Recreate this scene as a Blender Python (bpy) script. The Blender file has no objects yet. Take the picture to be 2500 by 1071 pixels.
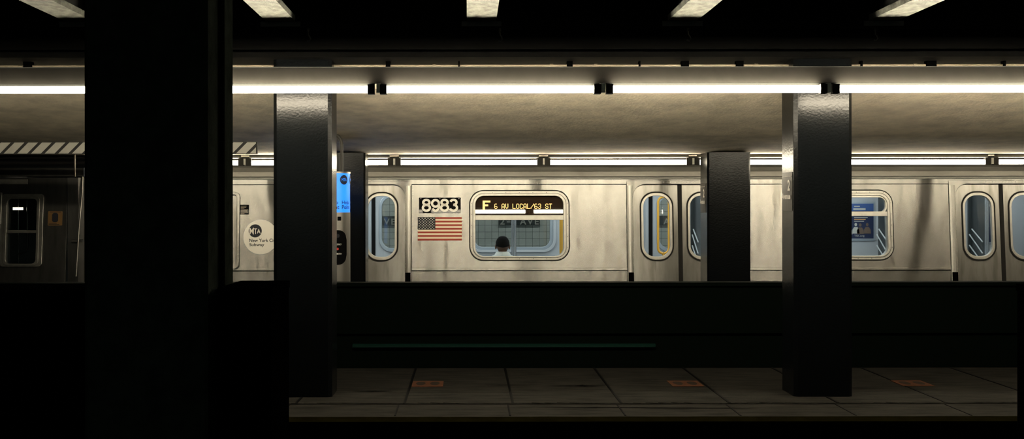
import bpy, bmesh, math, random
from mathutils import Vector
random.seed(7)
SC = bpy.context.scene
COL = SC.collection
PI = math.pi

# ------------------------------------------------------------------ camera
W, H, F = 2500.0, 1071.0, 3000.0          # frame and focal length in pixels
VX, VY = 1143.0, 505.0                    # vanishing point of the depth lines
EYE = 1.55
cam_d = bpy.data.cameras.new('camera')
cam_d.sensor_width = 36.0
cam_d.lens = 36.0 * F / W
cam_d.shift_x = (W / 2 - VX) / W
cam_d.shift_y = -(H / 2 - VY) / W
cam_d.clip_start = 0.05
cam = bpy.data.objects.new('camera', cam_d)
cam.location = (0, 0, EYE)
cam.rotation_euler = (PI / 2, 0.0012, 0)
COL.objects.link(cam)
SC.camera = cam
# ------------------------------------------------------------------ world and exposure
wd = bpy.data.worlds.new('world'); SC.world = wd; wd.use_nodes = True
wd.node_tree.nodes['Background'].inputs[0].default_value = (0.0, 0.0, 0.0, 1)
wd.node_tree.nodes['Background'].inputs[1].default_value = 0.0
SC.view_settings.view_transform = 'Standard'
SC.view_settings.look = 'None'
SC.view_settings.gamma = 1.0
SC.view_settings.use_curve_mapping = False
SC.view_settings.exposure = 0.0
SC.cycles.use_denoising = True
SC.cycles.use_light_tree = False
SC.cycles.max_bounces = 8
SC.cycles.transparent_max_bounces = 16
SC.cycles.sample_clamp_indirect = 3.0
SC.cycles.sample_clamp_direct = 40.0
SC.cycles.caustics_reflective = False
TUBE_FRONT, TUBE_BACK = 160.0, 45.0
TUBE_COL = (1.0, 0.88, 0.65)
CAR_LIGHT = 12.5

# ------------------------------------------------------------------ materials
def mat(name, col, rough=0.6, metal=0.0, spec=0.5, noise=0.0, nscale=8.0, stretch=(1, 1, 1), bump=0.0, bscale=60.0,
        aniso=0.0, emit=0.0, ecol=None, rnoise=0.0, dark=None, coat=0.0, warp=0.0):
    m = bpy.data.materials.new(name); m.use_nodes = True
    nt = m.node_tree; b = nt.nodes['Principled BSDF']
    b.inputs['Base Color'].default_value = (*col, 1)
    b.inputs['Roughness'].default_value = rough
    b.inputs['Metallic'].default_value = metal
    b.inputs['Specular IOR Level'].default_value = spec
    if coat: b.inputs['Coat Weight'].default_value = coat
    if noise or bump or rnoise or warp:
        tc = nt.nodes.new('ShaderNodeTexCoord'); mp = nt.nodes.new('ShaderNodeMapping')
        mp.inputs['Scale'].default_value = stretch
        nt.links.new(tc.outputs['Object'], mp.inputs[0])
        nz = nt.nodes.new('ShaderNodeTexNoise'); nz.inputs['Scale'].default_value = nscale
        nz.inputs['Detail'].default_value = 6; nz.inputs['Roughness'].default_value = 0.62
        nt.links.new(mp.outputs[0], nz.inputs['Vector'])
        if noise:
            rp = nt.nodes.new('ShaderNodeValToRGB')
            d = dark if dark else tuple(c * (1 - noise) for c in col)
            rp.color_ramp.elements[0].position = 0.32; rp.color_ramp.elements[0].color = (*d, 1)
            rp.color_ramp.elements[1].position = 0.62; rp.color_ramp.elements[1].color = (*col, 1)
            nt.links.new(nz.outputs[0], rp.inputs[0]); nt.links.new(rp.outputs[0], b.inputs['Base Color'])
        if rnoise:
            mr = nt.nodes.new('ShaderNodeMapRange')
            mr.inputs[3].default_value = rough - rnoise; mr.inputs[4].default_value = rough + rnoise
            nt.links.new(nz.outputs[0], mr.inputs[0]); nt.links.new(mr.outputs[0], b.inputs['Roughness'])
        last = None
        if warp:
            n3 = nt.nodes.new('ShaderNodeTexNoise'); n3.inputs['Scale'].default_value = 0.9; n3.inputs['Detail'].default_value = 1
            nt.links.new(tc.outputs['Object'], n3.inputs['Vector'])
            b3 = nt.nodes.new('ShaderNodeBump'); b3.inputs['Strength'].default_value = warp; b3.inputs['Distance'].default_value = 0.1
            nt.links.new(n3.outputs[0], b3.inputs['Height']); last = b3
        if bump:
            n2 = nt.nodes.new('ShaderNodeTexNoise'); n2.inputs['Scale'].default_value = bscale; n2.inputs['Detail'].default_value = 4
            nt.links.new(mp.outputs[0], n2.inputs['Vector'])
            bp = nt.nodes.new('ShaderNodeBump'); bp.inputs['Strength'].default_value = bump; bp.inputs['Distance'].default_value = 0.01
            nt.links.new(n2.outputs[0], bp.inputs['Height'])
            if last: nt.links.new(last.outputs[0], bp.inputs['Normal'])
            last = bp
        if last: nt.links.new(last.outputs[0], b.inputs['Normal'])
    if aniso:
        b.inputs['Anisotropic'].default_value = aniso
        cx = nt.nodes.new('ShaderNodeCombineXYZ'); cx.inputs[2].default_value = 1.0   # grain runs along the car, sheen smears upright
        nt.links.new(cx.outputs[0], b.inputs['Tangent'])
    if emit:
        b.inputs['Emission Color'].default_value = (*(ecol or col), 1)
        b.inputs['Emission Strength'].default_value = emit
    return m

def glass_mat(name, tint, refl=1.0):
    m = bpy.data.materials.new(name); m.use_nodes = True
    nt = m.node_tree; nt.nodes.clear()
    out = nt.nodes.new('ShaderNodeOutputMaterial'); mix = nt.nodes.new('ShaderNodeMixShader')
    tr = nt.nodes.new('ShaderNodeBsdfTransparent'); tr.inputs[0].default_value = (*tint, 1)
    gl = nt.nodes.new('ShaderNodeBsdfGlossy'); gl.inputs['Roughness'].default_value = 0.03
    fr = nt.nodes.new('ShaderNodeFresnel'); fr.inputs[0].default_value = 1.5
    nt.links.new(fr.outputs[0], mix.inputs[0]); nt.links.new(tr.outputs[0], mix.inputs[1]); nt.links.new(gl.outputs[0], mix.inputs[2])
    nt.links.new(mix.outputs[0], out.inputs[0])
    return m

def brushed(name, col, a_long, a_short, warp, diff=0.10):
    """brushed metal: reflections smear upright, across the grain that runs along the car"""
    m = bpy.data.materials.new(name); m.use_nodes = True
    nt = m.node_tree; nt.nodes.clear(); N = nt.nodes.new; L = nt.links.new
    out = N('ShaderNodeOutputMaterial'); mix = N('ShaderNodeMixShader'); gl = N('ShaderNodeBsdfAnisotropic'); df = N('ShaderNodeBsdfDiffuse')
    r = math.sqrt(a_long * a_short)
    gl.distribution = 'GGX'; gl.inputs['Roughness'].default_value = math.sqrt(r); gl.inputs['Anisotropy'].default_value = 1 - r / a_long
    cx = N('ShaderNodeCombineXYZ'); cx.inputs[0].default_value = 1.0; L(cx.outputs[0], gl.inputs['Tangent'])
    tc = N('ShaderNodeTexCoord'); mp = N('ShaderNodeMapping'); mp.inputs['Scale'].default_value = (2.4, 2.4, 0.35); L(tc.outputs['Object'], mp.inputs[0])
    nz = N('ShaderNodeTexNoise'); nz.inputs['Scale'].default_value = 4.5; nz.inputs['Detail'].default_value = 7; nz.inputs['Roughness'].default_value = 0.6; L(mp.outputs[0], nz.inputs['Vector'])
    rp = N('ShaderNodeValToRGB'); e = rp.color_ramp.elements
    e[0].position = 0.30; e[0].color = (*[c * 0.72 for c in col], 1); e[1].position = 0.56; e[1].color = (*col, 1)
    L(nz.outputs[0], rp.inputs[0])
    m2 = N('ShaderNodeMapping'); m2.inputs['Scale'].default_value = (9.0, 9.0, 0.9); L(tc.outputs['Object'], m2.inputs[0])
    n2 = N('ShaderNodeTexNoise'); n2.inputs['Scale'].default_value = 1.0; n2.inputs['Detail'].default_value = 5; L(m2.outputs[0], n2.inputs['Vector'])
    r2 = N('ShaderNodeValToRGB'); r2.color_ramp.elements[0].position = 0.33; r2.color_ramp.elements[0].color = (.72, .71, .69, 1)
    r2.color_ramp.elements[1].position = 0.45; r2.color_ramp.elements[1].color = (1, 1, 1, 1); L(n2.outputs[0], r2.inputs[0])
    mu = N('ShaderNodeMix'); mu.data_type = 'RGBA'; mu.blend_type = 'MULTIPLY'; mu.inputs[0].default_value = 1.0
    L(rp.outputs[0], mu.inputs[6]); L(r2.outputs[0], mu.inputs[7])
    L(mu.outputs[2], gl.inputs['Color']); L(mu.outputs[2], df.inputs['Color'])
    n3 = N('ShaderNodeTexNoise'); n3.inputs['Scale'].default_value = 1.1; n3.inputs['Detail'].default_value = 1; L(tc.outputs['Object'], n3.inputs['Vector'])
    bp = N('ShaderNodeBump'); bp.inputs['Strength'].default_value = warp; bp.inputs['Distance'].default_value = 0.1; L(n3.outputs[0], bp.inputs['Height'])
    L(bp.outputs[0], gl.inputs['Normal'])
    mix.inputs[0].default_value = diff
    L(gl.outputs[0], mix.inputs[1]); L(df.outputs[0], mix.inputs[2]); L(mix.outputs[0], out.inputs[0])
    return m

def tile_mat():
    m = mat('wall tile', (0.62, 0.68, 0.66), 0.25)
    nt = m.node_tree; b = nt.nodes['Principled BSDF']
    tc = nt.nodes.new('ShaderNodeTexCoord'); sp = nt.nodes.new('ShaderNodeSeparateXYZ'); cb = nt.nodes.new('ShaderNodeCombineXYZ')
    nt.links.new(tc.outputs['Object'], sp.inputs[0]); nt.links.new(sp.outputs[0], cb.inputs[0]); nt.links.new(sp.outputs[2], cb.inputs[1])
    br = nt.nodes.new('ShaderNodeTexBrick'); br.offset = 0.0
    br.inputs['Color1'].default_value = (0.64, 0.66, 0.62, 1); br.inputs['Color2'].default_value = (0.55, 0.57, 0.54, 1)
    br.inputs['Mortar'].default_value = (0.10, 0.11, 0.11, 1); br.inputs['Scale'].default_value = 1.0
    br.inputs['Mortar Size'].default_value = 0.0024; br.inputs['Brick Width'].default_value = 0.1043; br.inputs['Row Height'].default_value = 0.1043
    of = nt.nodes.new('ShaderNodeVectorMath'); of.inputs[1].default_value = (-0.0490, -0.0194, 0); nt.links.new(cb.outputs[0], of.inputs[0])
    nt.links.new(of.outputs[0], br.inputs['Vector']); nt.links.new(br.outputs[0], b.inputs['Base Color'])
    return m

M = {}
M['steel'] = brushed('brushed stainless steel', (0.345, 0.338, 0.318), 0.33, 0.015, 0.18)
M['door_steel'] = brushed('brushed door steel', (0.30, 0.293, 0.272), 0.22, 0.045, 0.12)
M['jamb_steel'] = brushed('rounded jamb steel', (0.33, 0.323, 0.30), 0.24, 0.06, 0.0)
M['trim_steel'] = mat('window frame metal', (0.40, 0.39, 0.355), 0.5, 0.8, noise=0.15, nscale=14)
M['roof_steel'] = mat('car roof metal', (0.17, 0.163, 0.143), 0.5, 0.7, noise=0.3, nscale=5, stretch=(.4, 1, 1))
M['rubber'] = mat('black rubber', (0.005, 0.0048, 0.0045), 0.7, spec=0.12)
M['glass'] = glass_mat('window glass', (0.84, 0.87, 0.86))
M['sign_glass'] = mat('dark sign glass', (0.016, 0.010, 0.007), 0.015, spec=0.5)
M['amber'] = mat('amber sign lights', (1.0, 0.55, 0.12), 0.5, emit=1.05, ecol=(1.0, 0.62, 0.24))
M['plate'] = mat('black enamel plate', (0.004, 0.004, 0.0045), 0.02, spec=0.03)
M['white_paint'] = mat('white lettering', (0.58, 0.565, 0.51), 0.6, spec=0.1)
M['cream'] = mat('cream decal', (0.56, 0.545, 0.49), 0.6, spec=0.2)
M['flag_white'] = mat('flag white', (0.52, 0.46, 0.34), 0.6, spec=0.2)
M['flag_red'] = mat('flag red', (0.20, 0.028, 0.018), 0.6, spec=0.2)
M['flag_blue'] = mat('flag blue', (0.008, 0.008, 0.012), 0.6, spec=0.2)
M['ink'] = mat('black ink', (0.010, 0.011, 0.016), 0.6, spec=0.2)
M['tube'] = mat('lit fluorescent tube', (0.9, 0.9, 0.9), 0.4, emit=TUBE_FRONT, ecol=TUBE_COL)
M['tube_dim'] = mat('dimmed fluorescent tube', (0.9, 0.9, 0.9), 0.4, emit=TUBE_FRONT * 0.28, ecol=TUBE_COL)  # lower output than the other front tubes
M['tube_back'] = mat('lit fluorescent tube at the back', (0.9, 0.9, 0.9), 0.4, emit=TUBE_BACK, ecol=TUBE_COL)
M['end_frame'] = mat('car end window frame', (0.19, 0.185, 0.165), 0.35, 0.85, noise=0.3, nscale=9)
M['tube_off'] = mat('unlit tube', (0.008, 0.008, 0.008), 0.5, spec=0.1)
M['holder'] = mat('dark lamp holder', (0.012, 0.0115, 0.010), 0.6, spec=0.2)
M['fixture'] = mat('painted fixture metal', (0.30, 0.27, 0.22), 0.5, noise=0.25, nscale=9)
M['raceway'] = mat('grey raceway paint', (0.015, 0.014, 0.012), 0.6, spec=0.2, noise=0.2, nscale=9)
M['channel'] = mat('grey fixture channel', (0.010, 0.0105, 0.0095), 0.7, spec=0.1)
M['fix_white'] = mat('white fixture metal', (0.72, 0.70, 0.62), 0.5)
M['concrete'] = mat('stained concrete', (0.84, 0.755, 0.59), 0.85, noise=0.30, nscale=4.5, stretch=(0.9, 1.0, 1.0), bump=0.6, bscale=34)
M['beam'] = mat('flaking pale paint', (0.125, 0.13, 0.11), 0.7, noise=0.75, nscale=9, stretch=(1.6, 1, 1), bump=0.6, bscale=70)
M['black_steel'] = mat('dark painted steel', (0.012, 0.014, 0.013), 0.7, noise=0.3, nscale=6)
M['girder'] = mat('dark girder paint', (0.0022, 0.0022, 0.0021), 0.8, spec=0.05, noise=0.3, nscale=6)
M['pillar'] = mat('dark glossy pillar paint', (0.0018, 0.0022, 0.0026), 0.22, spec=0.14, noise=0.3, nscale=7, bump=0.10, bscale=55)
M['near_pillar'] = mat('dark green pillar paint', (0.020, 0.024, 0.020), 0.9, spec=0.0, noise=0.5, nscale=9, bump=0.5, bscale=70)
M['conduit'] = mat('tan conduit', (0.19, 0.155, 0.11), 0.5, noise=0.2)
M['grey_pipe'] = mat('grey pipe', (0.02, 0.018, 0.014), 0.5)
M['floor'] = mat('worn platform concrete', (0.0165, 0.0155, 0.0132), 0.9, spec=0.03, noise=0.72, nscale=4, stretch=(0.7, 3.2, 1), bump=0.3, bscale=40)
M['joint'] = mat('dark joint filler', (0.001, 0.001, 0.001), 0.9, spec=0.05)
M['grime'] = mat('dark grime', (0.002, 0.002, 0.0018), 0.95, spec=0.0, noise=0.5, nscale=14, dark=(0.012, 0.0115, 0.010))
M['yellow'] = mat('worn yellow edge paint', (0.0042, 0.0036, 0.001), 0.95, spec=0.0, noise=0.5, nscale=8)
M['sticker'] = mat('worn orange floor sticker', (0.060, 0.023, 0.011), 0.8, spec=0.1, noise=0.3, nscale=20)
M['sticker_dark'] = mat('footprint print', (0.009, 0.007, 0.005), 0.8, spec=0.1)
M['pit'] = mat('trackbed', (0.015, 0.015, 0.014), 0.95, noise=0.4)
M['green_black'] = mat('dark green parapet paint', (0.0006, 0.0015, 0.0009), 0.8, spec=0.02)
M['green_glint'] = mat('green parapet glint', (0.0015, 0.010, 0.0075), 0.5, spec=0.1)  # paler green that stands for a glint
M['cabinet'] = mat('black cabinet paint', (0.0008, 0.0008, 0.0008), 0.9, spec=0.0)
M['board_white'] = mat('board cream white', (0.40, 0.39, 0.345), 0.6, noise=0.12)
M['board_black'] = mat('board black', (0.008, 0.008, 0.008), 0.7)
M['help_blue'] = mat('backlit blue panel', (0.02, 0.20, 0.75), 0.4, emit=1.0, ecol=(0.012, 0.25, 0.98))
M['help_ink'] = mat('navy lettering', (0.002, 0.008, 0.04), 0.6)
M['help_steel'] = mat('help point steel', (0.30, 0.29, 0.265), 0.34, 0.85)
M['red_lamp'] = mat('red call button', (0.5, 0.03, 0.02), 0.4, emit=0.06, ecol=(1, 0.05, 0.03))
M['inner'] = mat('pale blue interior panel', (0.51, 0.53, 0.54), 0.4)
M['inner_frame'] = mat('interior window frame', (0.50, 0.56, 0.60), 0.28, 0.5)
M['inner_floor'] = mat('car floor', (0.06, 0.06, 0.065), 0.6)
M['car_lamp'] = mat('car ceiling light', (0.9, 0.95, 1.0), 0.5, emit=CAR_LIGHT, ecol=(0.90, 0.96, 1.0))
M['pole'] = mat('polished pole', (0.62, 0.64, 0.66), 0.2, 0.95)
M['yellow_pole'] = mat('yellow grab pole', (0.80, 0.42, 0.05), 0.35)
M['white_rail'] = mat('white rail', (0.85, 0.88, 0.88), 0.3, 0.3)
M['seat'] = mat('blue grey seat', (0.20, 0.26, 0.34), 0.5)
M['hair'] = mat('black hair', (0.006, 0.005, 0.005), 0.9, spec=0.1, bump=0.6, bscale=220)
M['skin'] = mat('brown skin', (0.12, 0.062, 0.038), 0.5)
M['shirt'] = mat('white shirt', (0.80, 0.83, 0.82), 0.8)
M['trouser'] = mat('dark trousers', (0.03, 0.032, 0.04), 0.8)
M['poster'] = mat('navy poster', (0.018, 0.028, 0.075), 0.4)
M['poster_blue'] = mat('poster blue header', (0.05, 0.11, 0.30), 0.4)
M['poster_light'] = mat('poster pale figures', (0.55, 0.55, 0.50), 0.5)
M['poster_mid'] = mat('poster brown tones', (0.16, 0.11, 0.08), 0.5)
M['poster_orange'] = mat('poster orange text', (0.60, 0.33, 0.14), 0.5)
M['yellow_sticker'] = mat('amber sticker', (0.11, 0.055, 0.010), 0.5)
M['sign_brown'] = mat('black station sign enamel', (0.016, 0.014, 0.012), 0.4, spec=0.2)
M['sign_text'] = mat('station sign lettering', (0.50, 0.48, 0.44), 0.6, spec=0.2)
M['screen'] = mat('dark seat end screen', (0.045, 0.052, 0.052), 0.3)
M['tile'] = tile_mat()
M['wall_sign'] = mat('dark wall sign', (0.035, 0.045, 0.045), 0.3)
M['wall_fill'] = mat('added tile wall fill light', (1, 1, 1), 0.5, emit=40.0, ecol=(0.96, 0.98, 0.96))  # added fill light that brightens the tiled wall
M['near_fill'] = mat('added near fill light', (1, 1, 1), 0.5, emit=36.0, ecol=(0.80, 1.0, 0.84))  # added fill light that lifts the near pillar and girder out of black
M['dim_lamp'] = mat('small cab lamp', (1, 1, 1), 0.5, emit=3.0, ecol=(1.0, 0.88, 0.68))
M['cab_panel'] = mat('dim cab panel', (0.20, 0.25, 0.28), 0.5)
M['shaded_steel'] = mat('shaded car end steel', (0.042, 0.041, 0.038), 0.40, 0.85, noise=0.4, nscale=6, stretch=(2, 2, .4))  # car steel darkened, shade of the unlit end put into the colour

# ------------------------------------------------------------------ mesh helpers
class MB:
    def __init__(s): s.v = []; s.f = []; s.sm = []
    def add(s, vs, fs, smooth=False):
        o = len(s.v); s.v += [tuple(v) for v in vs]
        for f in fs: s.f.append([i + o for i in f]); s.sm.append(smooth)
        return s
    def box(s, x0, x1, y0, y1, z0, z1):
        return s.add([(x0, y0, z0), (x1, y0, z0), (x1, y1, z0), (x0, y1, z0), (x0, y0, z1), (x1, y0, z1), (x1, y1, z1), (x0, y1, z1)],
                     [(0, 3, 2, 1), (4, 5, 6, 7), (0, 1, 5, 4), (1, 2, 6, 5), (2, 3, 7, 6), (3, 0, 4, 7)])
    def prism_z(s, poly, z0, z1):
        n = len(poly)
        vs = [(x, y, z0) for x, y in poly] + [(x, y, z1) for x, y in poly]
        fs = [tuple(reversed(range(n))), tuple(range(n, 2 * n))] + [(i, (i + 1) % n, n + (i + 1) % n, n + i) for i in range(n)]
        return s.add(vs, fs)
    def prism_x(s, prof, x0, x1, cap=True, smooth=False):      # prof: (y, z) points, counter-clockwise seen from +x
        n = len(prof)
        vs = [(x0, y, z) for y, z in prof] + [(x1, y, z) for y, z in prof]
        fs = [(i, (i + 1) % n, n + (i + 1) % n, n + i) for i in range(n)]
        s.add(vs, fs, smooth)
        if cap: s.add(vs, [tuple(reversed(range(n))), tuple(range(n, 2 * n))])
        return s
    def tube(s, pts, r, seg=14, closed=False, cap=True):
        pts = [Vector(p) for p in pts]; n = len(pts); rings = []
        rr = r if isinstance(r, (list, tuple)) else [r] * n
        up = None
        for i, p in enumerate(pts):
            a = pts[(i - 1) % n] if (closed or i > 0) else p
            b = pts[(i + 1) % n] if (closed or i < n - 1) else p
            t = (b - a).normalized()
            if up is None:
                up = Vector((0, 0, 1)) if abs(t.z) < 0.9 else Vector((1, 0, 0))
            side = t.cross(up).normalized(); up = side.cross(t).normalized()
            rings.append([p + rr[i] * (math.cos(2 * PI * k / seg) * side + math.sin(2 * PI * k / seg) * up) for k in range(seg)])
        vs = [v for ring in rings for v in ring]; fs = []
        m = n if closed else n - 1
        for i in range(m):
            j = (i + 1) % n
            for k in range(seg):
                l = (k + 1) % seg
                fs.append((i * seg + k, i * seg + l, j * seg + l, j * seg + k))
        s.add(vs, fs, True)
        if cap and not closed:
            s.add(rings[0], [tuple(reversed(range(seg)))]); s.add(rings[-1], [tuple(range(seg))])
        return s
    def disc(s, c, r, y, seg=24, ry=None):                       # flat disc facing -y (xz plane)
        ry = ry or r
        return s.add([(c[0] + r * math.cos(2 * PI * k / seg), y, c[1] + ry * math.sin(2 * PI * k / seg)) for k in range(seg)], [tuple(range(seg))])
    def build(s, name, m, parent=None, off=None, kind=None):
        me = bpy.data.meshes.new(name); me.from_pydata(s.v, [], s.f)
        for p, sm in zip(me.polygons, s.sm): p.use_smooth = sm
        bm = bmesh.new(); bm.from_mesh(me); bmesh.ops.recalc_face_normals(bm, faces=bm.faces); bm.to_mesh(me); bm.free()
        return link(name, me, m, parent)

def link(name, me, m, parent=None):
    if isinstance(m, str): m = M[m]
    me.materials.clear(); me.materials.append(m)
    o = bpy.data.objects.new(name, me); COL.objects.link(o)
    if parent is not None:
        o.parent = parent
        w = world_loc(parent)
        o.location = (-w.x, -w.y, -w.z) if parent.get('_abs') is None else o.location
    return o

def world_loc(o):
    v = Vector(o.location)
    while o.parent is not None: o = o.parent; v = v + Vector(o.location)
    return v

def empty(name, loc, label, cat, group=None):
    o = bpy.data.objects.new(name, None); COL.objects.link(o); o.location = loc; o.empty_display_size = 0.1
    tag(o, label, cat, group); return o
def tag(o, label, cat, group=None, kind=None):
    if label: o['label'] = label
    if cat: o['category'] = cat
    if group: o['group'] = group
    if kind: o['kind'] = kind
    return o
def struct(o): o['kind'] = 'structure'; return o
def kids(o): return [c for c in bpy.data.objects if c.parent == o]
def copy_tree(o, parent=None):
    c = o.copy(); COL.objects.link(c)
    if parent is not None: c.parent = parent
    for ch in kids(o): copy_tree(ch, c)
    return c

def px(x, y, d): return ((x - VX) * d / F, d, EYE - (y - VY) * d / F)

def rrect(x0, x1, y0, y1, r, n=8):
    r = min(r, (x1 - x0) / 2 - 1e-6, (y1 - y0) / 2 - 1e-6); out = []
    for cx, cy, a0 in ((x1 - r, y1 - r, 0), (x0 + r, y1 - r, 90), (x0 + r, y0 + r, 180), (x1 - r, y0 + r, 270)):
        for k in range(n + 1):
            a = math.radians(a0 + 90 * k / n); out.append((cx + r * math.cos(a), cy + r * math.sin(a)))
    return out

def curve_mesh(loops, ext=0.0, bevel=0.0):
    cu = bpy.data.curves.new('c', 'CURVE'); cu.dimensions = '2D'; cu.fill_mode = 'BOTH' if ext or bevel else 'BOTH'
    cu.extrude = ext; cu.bevel_depth = bevel; cu.bevel_resolution = 1
    if bevel: cu.offset = -bevel
    for lp in loops:
        sp = cu.splines.new('POLY'); sp.points.add(len(lp) - 1)
        for p, (x, y) in zip(sp.points, lp): p.co = (x, y, 0, 1)
        sp.use_cyclic_u = True
    ob = bpy.data.objects.new('c', cu)
    me = bpy.data.meshes.new_from_object(ob)
    bpy.data.objects.remove(ob); bpy.data.curves.remove(cu)
    for p in me.polygons: p.use_smooth = False
    return me

def text_mesh(body, bold=0.0, space=1.0, shear=0.0):
    cu = bpy.data.curves.new('t', 'FONT'); cu.body = body; cu.offset = bold; cu.space_character = space; cu.shear = shear
    cu.resolution_u = 6; cu.fill_mode = 'FRONT'
    ob = bpy.data.objects.new('t', cu); me = bpy.data.meshes.new_from_object(ob)
    bpy.data.objects.remove(ob); bpy.data.curves.remove(cu)
    for p in me.polygons: p.use_smooth = False
    return me

def map_verts(me, fn):
    for v in me.vertices: v.co = Vector(fn(*v.co))
    me.update(); return me

def fit(me, x0, x1, y0, y1):
    xs = [v.co.x for v in me.vertices]; ys = [v.co.y for v in me.vertices]
    a, b, c, d = min(xs), max(xs), min(ys), max(ys)
    return map_verts(me, lambda x, y, z: (x0 + (x - a) / (b - a) * (x1 - x0), y0 + (y - c) / (d - c) * (y1 - y0), z))

# ------------------------------------------------------------------ the train side: a plane that leans in at the top
DT, TILT = 15.045, 0.086
S = F / DT
def tx(x): return (x - VX) / S
def tz(y): return EYE - (y - VY) / S
def ty(z, dep=0.0): return DT + (z - EYE) * TILT + dep
def side_shape(name, loops, dep0, dep1, m, parent, bevel=0.0):
    """flat shape cut to picture measures, standing on the leaning car side between two depths"""
    lp = [[(tx(x), tz(y)) for x, y in l] for l in loops]
    e = (dep1 - dep0) / 2; c = (dep0 + dep1) / 2
    me = curve_mesh(lp, max(e - bevel, 0.0), bevel)
    map_verts(me, lambda x, y, z: (x, ty(y, c + z), y))
    return link(name, me, m, parent)
def side_text(name, body, x0, x1, y0, y1, dep, m, parent, bold=0.0, space=1.0):
    me = text_mesh(body, bold, space)
    fit(me, tx(x0), tx(x1), tz(y1), tz(y0))
    map_verts(me, lambda x, y, z: (x, ty(y, dep), y))
    return link(name, me, m, parent)
def R(x0, x1, y0, y1): return [(x0, y0), (x1, y0), (x1, y1), (x0, y1)]
def side_rod(mb, p, q, r): return mb

# ================================================================== SETTING
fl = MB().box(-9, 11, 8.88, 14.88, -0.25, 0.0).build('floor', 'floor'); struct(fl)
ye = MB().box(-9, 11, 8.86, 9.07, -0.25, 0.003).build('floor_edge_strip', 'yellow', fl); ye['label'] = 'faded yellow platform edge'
jb = MB()
for k in range(-6, 12):
    x = -0.505 + 0.856 * k
    jb.box(x - 0.010, x + 0.010, 9.7, 14.85, -0.01, 0.0035)
    jb.box(x - 0.047, x - 0.035, 9.12, 9.62, -0.01, 0.0035)
jb.build('floor_joint', 'joint', fl)
gb = MB()
for k in range(120):
    x0 = -5 + k * 0.1
    w0, w1 = 0.02 + 0.02 * math.sin(k * 0.7) + random.uniform(0, .02), 0.014
    gb.add([(x0, 9.66 - w1, 0.0032), (x0 + 0.1, 9.66 - w1, 0.0032), (x0 + 0.1, 9.66 + 0.02 + w1, 0.0032), (x0, 9.66 + 0.02 + w0, 0.0032)], [(0, 1, 2, 3)])
for (a, b, c, w) in ((1160, 1330, 940, .02), (1330, 1480, 943, .028), (1400, 1450, 942, .05), (860, 960, 955, .03), (1250, 1700, 995, .012), (1500, 1900, 997, .015)):
    n = 16; d = F * EYE / (c - VY)
    up = [((a + (b - a) * i / n - VX) * d / F, d + w * math.sin(PI * i / n) * random.uniform(.6, 1.2), .0034) for i in range(n + 1)]
    dn = [((a + (b - a) * i / n - VX) * d / F, d - w * math.sin(PI * i / n) * random.uniform(.6, 1.2), .0034) for i in range(n + 1)]
    gb.add(up + dn, [(i, i + 1, n + 2 + i, n + 1 + i) for i in range(n)])
gb.build('floor_stain', 'grime', fl)
struct(MB().box(-9, 11, 5.75, 8.86, -1.35, -1.2).build('floor_trackbed', 'pit'))
struct(MB().box(-9, 11, -7.0, 5.75, -1.35, 0.0).build('floor_near_platform', 'pit'))
struct(MB().box(-9, 11, 14.89, 18.95, -1.35, -1.2).build('floor_far_trackbed', 'pit'))
# far tiled wall and its name bands
wl = struct(MB().box(-9, 11, 18.853, 19.05, -1.35, 3.3).build('wall_back', 'tile'))
sw = F / 18.853
def wpx(x, y): return ((x - VX) / sw, 18.853, EYE - (y - VY) / sw)
for i, cx0 in enumerate((1217 - 350, 1217, 1217 + 350)):
    a, b = wpx(cx0, 550), wpx(cx0 + 101, 527)
    sg = MB().box(a[0], b[0], 18.838, 18.853, a[2], b[2]).build('station_name_sign', 'wall_sign')
    tag(sg, ['dark wall sign reading 2nd AVE seen through the left door glass', 'dark wall sign reading 2nd AVE seen above the seated man',
             'dark wall sign reading 2nd AVE seen through the middle door glass'][i], 'sign', 'name signs on the tiled wall')
    for body, x0, x1, y0, y1 in (('2', 3, 15, 533, 548), ('ND', 19, 29, 531, 538), ('AVE', 52, 98, 533, 548)):
        p, q = wpx(cx0 + x0, y1), wpx(cx0 + x1, y0)
        me = text_mesh(body, 0.02, 1.35 if body == 'AVE' else 1.0); fit(me, p[0], q[0], p[2], q[2])
        map_verts(me, lambda x, y, z: (x, 18.835, y)); link('letters', me, 'sign_text', sg)
    p, q = wpx(cx0 + 20, 542.5), wpx(cx0 + 29, 540.5)
    MB().box(p[0], q[0], 18.834, 18.837, p[2], q[2]).build('dash', 'sign_text', sg)
# added fill light over the near platform, unseen behind the viewer
nfill = empty('near_fill_light', (0, -6.0, 2.7), 'added unseen fill light over the near platform behind the viewer', 'light')
MB().box(-8, 8, -6.05, -5.95, 2.70, 2.72).build('fill_strip', 'near_fill', nfill)
MB().box(-8, 8, -6.07, -5.93, 2.72, 3.41).build('fill_channel', 'holder', nfill)
# added fill light for the tiled wall, hidden above the train
wfill = empty('wall_fill_light', (0, 18.2, 2.95), 'added tile wall fill light on the ceiling beyond the subway car', 'light')
MB().box(-8.5, 10.5, 18.16, 18.24, 2.94, 2.97).build('fill_strip', 'wall_fill', wfill)
MB().box(-8.5, 10.5, 18.10, 18.13, 2.70, 3.09).build('fill_shield', 'holder', wfill)  # unseen shield that keeps the added light off the train side
MB().box(-8.5, 10.5, 18.14, 18.26, 2.97, 3.09).build('fill_channel', 'holder', wfill)
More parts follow.
